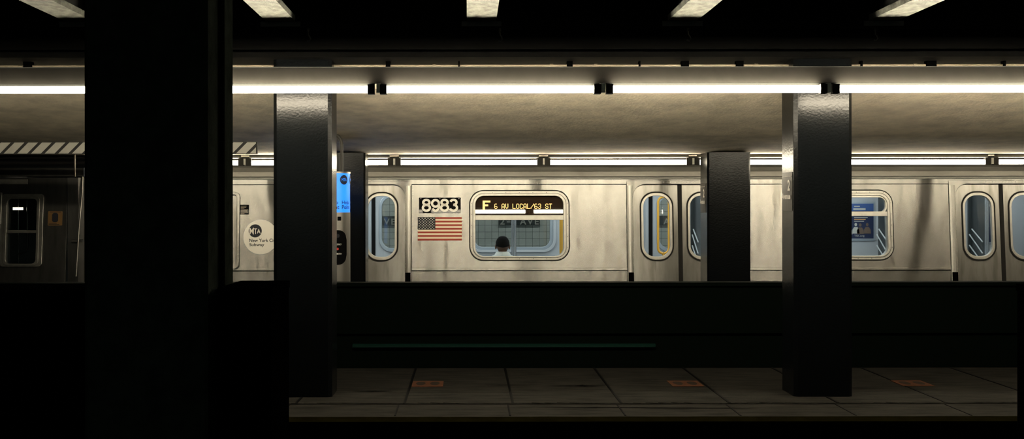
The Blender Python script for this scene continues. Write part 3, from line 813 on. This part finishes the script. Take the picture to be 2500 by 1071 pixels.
# number plate
npx = side_shape('number_plate', [R(1023, 1125, 482, 519.5)], -0.006, 0.0, 'plate', car, 0.001)
def arc(cx, cy, rx, ry, a0, a1, n=22):
    return [(cx + rx * math.cos(math.radians(a0 + (a1 - a0) * k / n)), cy + ry * math.sin(math.radians(a0 + (a1 - a0) * k / n))) for k in range(n + 1)]
def ribbon(mb, pts, w, dep):                        # flat stroke in picture measures on the car side
    n = len(pts); L = []; Rr = []
    for i in range(n):
        a, b = pts[max(i - 1, 0)], pts[min(i + 1, n - 1)]
        if pts[0] == pts[-1] or math.dist(pts[0], pts[-1]) < 1e-6:
            a, b = pts[(i - 1) if i > 0 else n - 2], pts[(i + 1) if i < n - 1 else 1]
        d = math.hypot(b[0] - a[0], b[1] - a[1]); nx, ny = -(b[1] - a[1]) / d * w / 2, (b[0] - a[0]) / d * w / 2
        for lst, sg_ in ((L, 1), (Rr, -1)):
            X, Z = tx(pts[i][0] + sg_ * nx), tz(pts[i][1] + sg_ * ny); lst.append((X, ty(Z, dep), Z))
    mb.add(L + Rr, [(i, i + 1, n + i + 1, n + i) for i in range(n - 1)])
for i, ch in enumerate('8983'):
    cx = 1041.0 + i * 22.2; q = MB(); dp = -.0075 - .0003 * i; wd5 = 5.6
    if ch == '8':
        ribbon(q, arc(cx, 493.6, 7.6, 6.0, 0, 360), wd5, dp); ribbon(q, arc(cx, 506.9, 8.6, 7.0, 0, 360), wd5, dp)
    elif ch == '9':
        ribbon(q, arc(cx, 496.0, 8.4, 8.0, 0, 360), wd5, dp)
        ribbon(q, [(cx + 8.4, 495)] + arc(cx + .2, 502.5, 8.4, 11.4, -10, 150), wd5, dp)
    else:
        ribbon(q, arc(cx - .4, 493.6, 7.4, 6.0, -165, 95), wd5, dp); ribbon(q, arc(cx - .4, 506.8, 8.6, 7.1, -95, 165), wd5, dp)
    q.build('numeral', 'white_paint', npx)
bo = MB()
for x in (1027.5, 1074, 1120.5):
    for y in (484.5, 517):
        X, Z = tx(x), tz(y); bo.tube([(X, ty(Z, -.010), Z), (X, ty(Z, -.006), Z)], .006, 8)
bo.build('screws', 'trim_steel', npx)
# flag decal
fx0, fx1, fy0, fy1 = 1020, 1127.5, 529.5, 586.5
fg = side_shape('flag_decal', [R(fx0, fx1, fy0, fy1)], -0.0015, 0.0, 'flag_white', car)
hs = (fy1 - fy0) / 13
sm_ = MB()
def sq(mb, x0, x1, y0, y1, dep):
    za, zb2 = tz(y0), tz(y1)
    mb.add([(tx(x0), ty(za, dep), za), (tx(x1), ty(za, dep), za), (tx(x1), ty(zb2, dep), zb2), (tx(x0), ty(zb2, dep), zb2)], [(0, 1, 2, 3)])
for k in range(0, 13, 2): sq(sm_, fx0 + (43 if k < 7 else 0), fx1, fy0 + k * hs, fy0 + (k + 1) * hs, -.0022)
sm_.build('stripes', 'flag_red', fg)
cn = MB(); sq(cn, fx0, fx0 + 43, fy0, fy0 + 7 * hs, -.0024); cn = cn.build('canton', 'flag_blue', fg)
stars = MB()
for r in range(9):
    n = 6 if r % 2 == 0 else 5
    for q in range(n):
        cx = fx0 + 43 * ((q * 2 + (1 if n == 6 else 2)) / 12); cy = fy0 + 7 * hs * (r + 1) / 10
        pts = []
        for k in range(10):
            rr = 1.5 if k % 2 == 0 else .65; a = -PI / 2 + k * PI / 5
            x, z = tx(cx + rr * math.cos(a)), tz(cy + rr * math.sin(a)); pts.append((x, ty(z, -.0032), z))
        stars.add(pts, [tuple(range(10))])
stars.build('stars', 'white_paint', fg)
# roundel decal, placard, cab door handle at the left end
def side_disc(name, cx, cy, r, dep, m, parent, n=48):
    return side_shape(name, [[(cx + r * math.cos(2 * PI * k / n), cy + r * math.sin(2 * PI * k / n)) for k in range(n)]], dep - .0006, dep, m, parent)
rd = side_disc('operator_decal', 637.5, 577.5, 42, -.0005, 'cream', car)
lg = side_disc('roundel', 624, 562.5, 16, -.0018, 'ink', rd)
for ch, xa, xb, ya, yb in (('M', 610, 620.5, 555, 571), ('T', 621, 628.5, 556.5, 570), ('A', 628, 637, 558, 569)):
    side_text('roundel_letter', ch, xa, xb, ya, yb, -.0032, 'cream', rd, 0.012)
side_text('letters', 'New York City', 610, 677, 581.5, 592, -.0018, 'ink', rd, 0.018)
side_text('letters', 'Subway', 610, 646.5, 592.5, 602, -.0018, 'ink', rd, 0.018)
pc = side_shape('placard', [R(586, 608, 499, 522.5)], -.003, 0.0, 'plate', car)
pt = MB()
for k in range(7): sq(pt, 588, 588 + random.uniform(8, 18), 501.5 + k * 3, 502.5 + k * 3, -.0036)
pt.build('printed_lines', 'conduit', pc)
side_shape('end_door_frame', [rrect(470, 586, 468, 655, 12), rrect(478, 578.5, 475, 648, 8)], -.03, 0.0, 'steel', car, .008)
# ---- interior
YF = 17.506; sf = F / YF
def far_shape(name, loops, y0, y1, m, parent, bevel=0.0):
    lp = [[(tx(x), tz(y)) for x, y in l] for l in loops]
    me = curve_mesh(lp, max((y1 - y0) / 2 - bevel, 0), bevel)
    map_verts(me, lambda x, y, z: (x, (y0 + y1) / 2 + z, y)); return link(name, me, m, parent)
holes = [rrect(c - 107, c + 107, 478, 619, 24) for c in WINS] + [rrect(c + s * 57 - 33, c + s * 57 + 33, 478, 622, 28) for c in DOORS for s in (-1, 1)]
fw = far_shape('far_side_wall', [R(CX0, CX1, 431, YB)] + holes, YF, YF + .05, 'inner', car)
for c in WINS:
    far_shape('far_window_frame', [rrect(c - 125, c + 125, 464, 634, 36), rrect(c - 116, c + 116, 470, 627, 30)], YF - .03, YF, 'inner', fw, .006)
    far_shape('far_window_frame', [rrect(c - 116, c + 116, 470, 627, 30), rrect(c - 107, c + 107, 478, 619, 24)], YF - .015, YF + .03, 'inner_frame', fw, .005)
    far_shape('far_pane', [R(c - 109, c + 109, 476, 621)], YF + .03, YF + .034, 'glass', fw)
for c in DOORS:
    far_shape('far_door_seal', [R(c - 5.5, c + 5.5, 449, YB)], YF - .01, YF + .01, 'rubber', fw)
    for s in (-1, 1):
        lc = c + s * 57
        far_shape('far_door_frame', [rrect(lc - 41, lc + 41, 468, 633, 36), rrect(lc - 33, lc + 33, 478, 622, 28)], YF - .02, YF + .03, 'inner_frame', fw, .006)
        far_shape('far_pane', [rrect(lc - 34, lc + 34, 476, 624, 28)], YF + .03, YF + .034, 'glass', fw)
    for s in (-1, 1):
        far_shape('far_door_jamb', [R(c + s * 118 - 5, c + s * 118 + 5, 449, YB)], YF - .04, YF, 'screen', fw, .004)
MB().box(tx(CX0), tx(CX1), 15.017, 17.552, -.12, 0.0).build('car_floor', 'inner_floor', car)
ic = MB().box(tx(CX0), tx(CX1), 15.175, 17.497, 1.96, 1.99).build('car_ceiling', 'inner', car)
for y in (15.649, 16.949):
    MB().box(tx(CX0) + .3, tx(CX1) - .3, y - .08, y + .08, 1.945, 1.96).build('ceiling_lamp', 'car_lamp', ic)
for x, nm in ((CX0, 'car_end_wall'), (CX1, 'car_end_wall')):
    MB().box(tx(x) - .02, tx(x) + .02, 15.064, 17.506, -.12, 1.98).build(nm, 'roof_steel', car)
MB().box(tx(CX0), tx(CX1), 14.952, 17.552, -.95, -.13).build('underframe', 'cabinet', car)
# seats under the windows
for c in WINS:
    s_ = MB()
    for Y, sgn in ((15.166, 1), (17.487, -1)):
        s_.prism_x([(Y, .40), (Y + sgn * .5, .42), (Y + sgn * .52, .46), (Y + sgn * .12, .45), (Y + sgn * .03, .86), (Y, .86)] if sgn > 0 else
                   [(Y, .40), (Y, .86), (Y + sgn * .03, .86), (Y + sgn * .12, .45), (Y + sgn * .52, .46), (Y + sgn * .5, .42)], tx(c - 120), tx(c + 120))
    s_.build('bench_seat', 'seat', car)
def in_px(x, d): return (x - VX) * d / F
for x, d, r in ((1250.5, 16.717, .013), (1257, 16.159, .019), (2407, 16.067, .016)):
    X = in_px(x, d); MB().tube([(X, d, 0), (X, d, 1.96)], r, 12).build('grab_pole', 'pole', car)
X = in_px(1370, 15.881)
MB().tube([(X, 15.881, 1.96), (X, 15.881, .96), (X + .005, 15.881, .92), (X + .03, 15.881, .86), (X + .03, 15.881, .0)], .023, 12).build('grab_pole', 'yellow_pole', car)['label'] = 'yellow grab pole'
lp_ = rrect(in_px(1606.5, 16.067), in_px(1633, 16.067), EYE - (619 - 505) * 16.067 / F, EYE - (481 - 505) * 16.067 / F, .075, 6)
yl = MB().tube([(x, 16.067, z) for x, z in lp_], .016, 12, closed=True)
cxm = (in_px(1606.5, 16.067) + in_px(1633, 16.067)) / 2
yl.tube([(cxm, 16.067, EYE - (619 - 505) * 16.067 / F), (cxm, 16.067, 0)], .016, 12).tube([(cxm, 16.067, EYE - (481 - 505) * 16.067 / F), (cxm, 16.067, 1.96)], .016, 12)
yl.build('loop_pole', 'yellow_pole', car)
for X in (3.207, 5.831, 7.146):                     # seat end screens with their slanting white rails
    scn = MB().box(X, X + .02, 16.921, 17.478, 0.25, 1.90).build('seat_end_screen', 'screen', car)
    for (da, za, db_, zb_) in ((17.385, 1.230, 17.023, 1.058), (17.469, 1.151, 17.023, .90), (17.469, 0.997, 17.023, .76)):
        MB().tube([(X - .02, da, za), (X - .02, db_, zb_)], .0095, 10).build('seat_rail', 'white_rail', scn)
    MB().tube([(X + .01, 16.921, 0), (X + .01, 16.921, 1.96)], .016, 12).build('screen_post', 'pole', scn)
# poster on the far side wall
def fp_(x, y): d = YF - .03; return ((x - VX) * d / F, EYE - (y - 505) * d / F)
def far_box(mbn, m, x0, x1, y0, y1, dep, th, parent):
    a, b = fp_(x0, y1), fp_(x1, y0); return MB().box(a[0], b[0], YF - dep - th, YF - dep, a[1], b[1]).build(mbn, m, parent)
ps = far_box('poster_frame', 'inner_frame', 2048, 2137, 494, 589, 0, .012, car)
far_box('poster_sheet', 'poster', 2051, 2133.5, 498, 583, .012, .002, ps)
far_box('poster_header', 'poster_blue', 2051, 2133.5, 498, 516, .014, .001, ps)
def far_text(body, x0, x1, y0, y1, m, parent, bold=.01):
    a, b = fp_(x0, y1), fp_(x1, y0); t = text_mesh(body, bold); fit(t, a[0], b[0], a[1], b[1])
    map_verts(t, lambda x, y, z: (x, YF - .0165, y)); return link('poster_letters', t, m, parent)
for (a, b, y0, y1, m) in ((2086, 2100, 503, 506, 'poster_light'), (2084, 2114, 509, 513.5, 'poster_light'), (2086, 2119, 531, 533, 'poster_light'), (2086, 2114, 535, 538, 'poster_orange'), (2086, 2110, 540, 542, 'poster_light')):
    far_box('poster_line', m, a, b, y0, y1, .0155, .001, ps)
far_text('TSK.org', 2086, 2111, 574, 580, 'poster_light', ps)
fgm = MB(); fgd = MB()
for (x, y, r, light) in ((2060, 555, 4, 0), (2073, 551, 4, 1), (2090, 549, 4, 1), (2101, 550, 4, 0), (2118, 549, 4, 0)):
    mb = fgm if light else fgd
    p = fp_(x, y); k = YF / F
    mb.disc(p, r * k * .8, YF - .016, 16, r * k)
    bd = [(-8, 22), (-8, 12), (-4, 6), (4, 6), (8, 12), (9, 22)]
    mb.add([(p[0] + dx * k, YF - .0162, p[1] - dy * k) for dx, dy in bd], [tuple(range(6))])
fgm.build('poster_figures', 'poster_light', ps); fgd.build('poster_figures', 'poster_mid', ps)
mp = far_box('map_frame', 'inner_frame', 2384, 2432, 497, 596, 0, .012, car)
far_box('map_sheet', 'poster', 2394, 2430, 505, 592, .012, .002, mp)
far_box('map_header', 'poster_mid', 2396, 2412, 508, 518, .014, .001, mp)

# ================================================================== DARK CAR AT THE LEFT
c2 = empty('subway_car', (tx(-60), DT + 1.3, 0.0), 'unlit end of the next subway car at the left edge', 'train')
w2 = rrect(4, 108, 472, 649, 10)
side_shape('side_panel', [R(-420, 164, 432, YB), w2], 0.0, 0.03, 'shaded_steel', c2, .003)
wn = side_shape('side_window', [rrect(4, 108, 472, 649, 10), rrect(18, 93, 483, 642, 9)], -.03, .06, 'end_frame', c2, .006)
side_shape('inner_rim', [rrect(12, 99, 477, 646, 12), rrect(19.5, 92, 484, 641, 10)], -.036, -.02, 'end_frame', wn, .004)
side_shape('divider', [R(17, 94, 560, 567.5)], -.02, .03, 'end_frame', wn, .004)
side_shape('pane', [R(16, 95, 480, 644)], .030, .034, 'glass', wn)
side_shape('window_bar', [rrect(-60, 6.5, 468, 548, 4)], -.04, 0, 'end_frame', wn, .008)
side_shape('window_bar', [rrect(-60, 6.5, 545, 650, 4)], -.03, 0, 'end_frame', wn, .008)
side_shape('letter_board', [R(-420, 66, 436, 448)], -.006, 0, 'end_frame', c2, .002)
sy = side_shape('warning_sticker', [rrect(118, 153, 514, 549, 2)], -.002, 0, 'yellow_sticker', c2)
side_shape('sticker_figure', [rrect(128, 143, 518, 541, 6)], -.0035, -.002, 'ink', sy)
yk = MB()
sq(yk, 122, 149, 515.5, 517, -.0036); sq(yk, 120, 140, 543, 544.2, -.0036); sq(yk, 120, 146, 545.6, 546.8, -.0036)
yk.build('sticker_lines', 'ink', sy)
# rounded car end corner and a pale tube standing in for its highlight
z0_, z1_ = tz(YB), tz(432)
en = [(tx(165), DT), (tx(190), DT + .01), (tx(202), DT + .05), (tx(208), DT + .12), (tx(208), DT + 2.5), (tx(165), DT + 2.5)]
MB().prism_z(en, z0_, z1_).build('end_corner', 'shaded_steel', c2)
bar = MB().tube([(tx(201), ty(tz(430), -.015), tz(430)), (tx(201), ty(tz(470), -.02), tz(470)), (tx(196), ty(tz(560), -.03), tz(560)), (tx(192), ty(tz(672), -.03), tz(672))], .012, 12)
bar.build('corner_highlight', 'end_frame', c2)
side_shape('step_bracket', [R(178, 205, 582, 590)], -.03, 0.0, 'shaded_steel', c2, .004)
MB().prism_x([(15.064, tz(430)), (15.017, tz(429)), (15.017, tz(409)), (15.091, tz(407)), (15.695, tz(380)), (17.552, tz(380)), (17.552, tz(431))][::-1], tx(-420), tx(206)).build('roof_edge', 'shaded_steel', c2)
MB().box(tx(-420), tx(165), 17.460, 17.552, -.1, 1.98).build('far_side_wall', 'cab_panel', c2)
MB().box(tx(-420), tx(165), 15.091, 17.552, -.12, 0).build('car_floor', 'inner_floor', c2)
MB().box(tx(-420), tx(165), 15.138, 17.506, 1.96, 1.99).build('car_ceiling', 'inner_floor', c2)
lm = MB().box(in_px(34, 15.974), in_px(54, 15.974), 15.936, 16.011, EYE - (511 - 505) * 15.974 / F, EYE - (504.5 - 505) * 15.974 / F).build('cab_lamp', 'dim_lamp', c2)
for x, d in ((45, 16.252), ):
    X = in_px(x, d); MB().tube([(X, d, 0), (X, d, 1.96)], .008, 10).build('grab_pole', 'pole', c2)
X = in_px(67, 15.788); zc = EYE - (612 - 505) * 15.788 / F
MB().tube([(X, 15.788, 1.9), (X, 15.788, zc + .05), (X - .02, 15.788, zc), (X - .07, 15.788, zc - .03), (X - .12, 15.788, zc - .03)], .012, 10).build('grab_rail', 'pole', c2)
# bracket hanging beside the car end
hb_ = MB().tube([px(183, 376, 13.8), px(183, 430, 13.8)], .009, 10).tube([px(183, 376, 13.8), (px(183, 376, 13.8)[0], 13.8, 2.15)], .009, 10).build('hanging_rod', 'conduit')
tag(hb_, 'short metal rod hanging from the ceiling by the dark car end', 'rod')

# ================================================================== SEATED PASSENGER
PD = 15.472; kp = PD / F
pxm = (1227 - VX) * kp
def pz(y): return EYE - (y - 505) * kp
man = bpy.data.objects.new('person', None); COL.objects.link(man); man.location = (pxm, PD, 0)
tag(man, 'person with short black hair and white shirt, seated with back to the window', 'person')
def skin_body(name, joints, edges, m, parent, sub=2):
    me = bpy.data.meshes.new(name); me.from_pydata([j[0] for j in joints], edges, [])
    o = bpy.data.objects.new(name, me); COL.objects.link(o)
    md = o.modifiers.new('skin', 'SKIN'); md.use_smooth_shade = True
    for i, j in enumerate(joints):
        sv = me.skin_vertices[0].data[i]; sv.radius = j[1]; sv.use_root = (i == 0)
    sd = o.modifiers.new('sub', 'SUBSURF'); sd.levels = sub; sd.render_levels = sub
    me.materials.append(M[m]); o.parent = parent
    return o
# bare body: one surface (head is a separate sculpted lathe joined at the neck)
zt_, zch = pz(577), pz(577) - .235
nk = pz(606)
J = [((0, .06, .52), (.15, .12)), ((0, .03, .66), (.14, .11)), ((0, .02, .80), (.16, .105)), ((0, .0, .885), (.09, .055)), ((0, -.005, .93), (.055, .055)), ((0, .0, nk), (.062, .064)),
     ((.17, .02, .81), (.045, .045)), ((.215, .08, .62), (.045, .045)), ((.15, .30, .55), (.036, .036)),
     ((-.17, .02, .81), (.045, .045)), ((-.215, .08, .62), (.045, .045)), ((-.15, .30, .55), (.036, .036)),
     ((.10, .08, .53), (.09, .09)), ((.11, .48, .52), (.066, .066)), ((.11, .50, .10), (.045, .045)), ((.11, .62, .05), (.04, .035)),
     ((-.10, .08, .53), (.09, .09)), ((-.11, .48, .52), (.066, .066)), ((-.11, .50, .10), (.045, .045)), ((-.11, .62, .05), (.04, .035))]
E = [(0, 1), (1, 2), (2, 3), (3, 4), (4, 5), (3, 6), (6, 7), (7, 8), (3, 9), (9, 10), (10, 11), (0, 12), (12, 13), (13, 14), (14, 15), (0, 16), (16, 17), (17, 18), (18, 19)]
for s in (1, -1):                                    # five fingers and a thumb resting on each thigh
    b = len(J); w_ = 8 if s > 0 else 11
    J.append(((s * .13, .38, .60), (.034, .018))); E.append((w_, b))
    for q, (dx, ln) in enumerate(((-.03, .075), (-.01, .085), (.01, .08), (.03, .065))):
        J.append(((s * .13 + dx, .43, .603), (.009, .009))); J.append(((s * .13 + dx * 1.1, .43 + ln, .585), (.008, .008)))
        E += [(b, b + 1 + 2 * q), (b + 1 + 2 * q, b + 2 + 2 * q)]
    J.append(((s * .085, .40, .59), (.010, .010))); E.append((b, len(J) - 1))
body = skin_body('body', J, E, 'skin', man)
# head
def blob(name, c, rx, ry, rz, m, parent, shape=None, seg=32, rings=20):
    vs = []; fs = []
    for i in range(rings + 1):
        t = PI * i / rings
        for k in range(seg):
            p = 2 * PI * k / seg
            v = Vector((math.sin(t) * math.cos(p), math.sin(t) * math.sin(p), math.cos(t)))
            if shape: v = shape(v)
            vs.append((c[0] + rx * v.x, c[1] + ry * v.y, c[2] + rz * v.z))
    for i in range(rings):
        for k in range(seg): fs.append((i * seg + k, (i + 1) * seg + k, (i + 1) * seg + (k + 1) % seg, i * seg + (k + 1) % seg))
    o = MB().add(vs, fs, True).build(name, m); o.parent = parent; return o
hc = zt_ - .110
def headshape(v):
    x, y, z = v
    f = min((1.0001 - z * z) ** -.10, 1.5) if z > 0 else 1.0; x *= f; y *= f
    if z < 0: x *= 1 - .20 * (-z) ** 1.5; y = y * (1 - .12 * (-z)) + .12 * (-z)      # narrower jaw, chin forward (+y)
    if y > .3 and -.35 < z < .1 and abs(x) < .2: y += .14 * (1 - abs(x) / .2)          # nose
    if y > .5 and .05 < z < .25: y -= .04                                              # brow and sockets
    if y < 0 and z < -.35: y *= 1 - .35 * (-z - .35)
    return Vector((x, y, z))
hd = blob('head', (0, .012, hc), .0795, .094, .110, 'skin', man, headshape)
def hairshape(v):
    x, y, z = v
    f = min((1.0001 - z * z) ** -.10, 1.5) if z > 0 else 1.0; x *= f; y *= f
    if y > .1: z = max(z, .28 + .35 * y)
    else: z = max(z, -.26 + .14 * abs(x))
    return Vector((x, y, z))
blob('hair', (0, .010, hc + .002), .088, .100, .114, 'hair', man, hairshape)
for s in (-1, 1):
    e = blob('ear', (s * .0855, .018, hc - .020), .012, .020, .033, 'skin', hd)
    e2 = blob('eye', (s * .032, .103, hc + .008), .012, .008, .008, 'white_paint', hd, None, 12, 8)
blob('mouth', (0, .105, hc - .062), .024, .008, .006, 'flag_red', hd, None, 12, 8)
# shirt: torso shell, sleeves and collar
Js = [((0, .06, .50), (.165, .135)), ((0, .03, .66), (.155, .125)), ((0, .02, .79), (.175, .12)), ((0, .0, .855), (.150, .105)), ((0, -.004, .945), (.085, .085)),
      ((.17, .02, .82), (.075, .075)), ((.215, .08, .62), (.058, .058)), ((.16, .28, .556), (.045, .045)),
      ((-.17, .02, .82), (.075, .075)), ((-.215, .08, .62), (.058, .058)), ((-.16, .28, .556), (.045, .045))]
Es = [(0, 1), (1, 2), (2, 3), (3, 4), (3, 5), (5, 6), (6, 7), (3, 8), (8, 9), (9, 10)]
sh = skin_body('shirt', Js, Es, 'shirt', man); sh.location.z = .022
cl_ = []
for r_, z_ in ((.110, .91), (.098, .935), (.083, .962), (.076, .966), (.076, .93)):
    cl_.append([(r_ * math.cos(2 * PI * k / 28), -.002 + r_ * math.sin(2 * PI * k / 28), z_) for k in range(28)])
cm = MB(); cm.add([v for r_ in cl_ for v in r_], [(i * 28 + k, i * 28 + (k + 1) % 28, (i + 1) * 28 + (k + 1) % 28, (i + 1) * 28 + k) for i in range(4) for k in range(28)], True)
o = cm.build('collar', 'shirt'); o.parent = sh
Jt = [((0, .06, .52), (.16, .125)), ((.10, .10, .525), (.102, .1)), ((.11, .48, .525), (.078, .078)), ((.11, .50, .13), (.06, .06)), ((-.10, .10, .525), (.102, .1)), ((-.11, .48, .525), (.078, .078)), ((-.11, .50, .13), (.06, .06))]
skin_body('trousers', Jt, [(0, 1), (1, 2), (2, 3), (0, 4), (4, 5), (5, 6)], 'trouser', man)
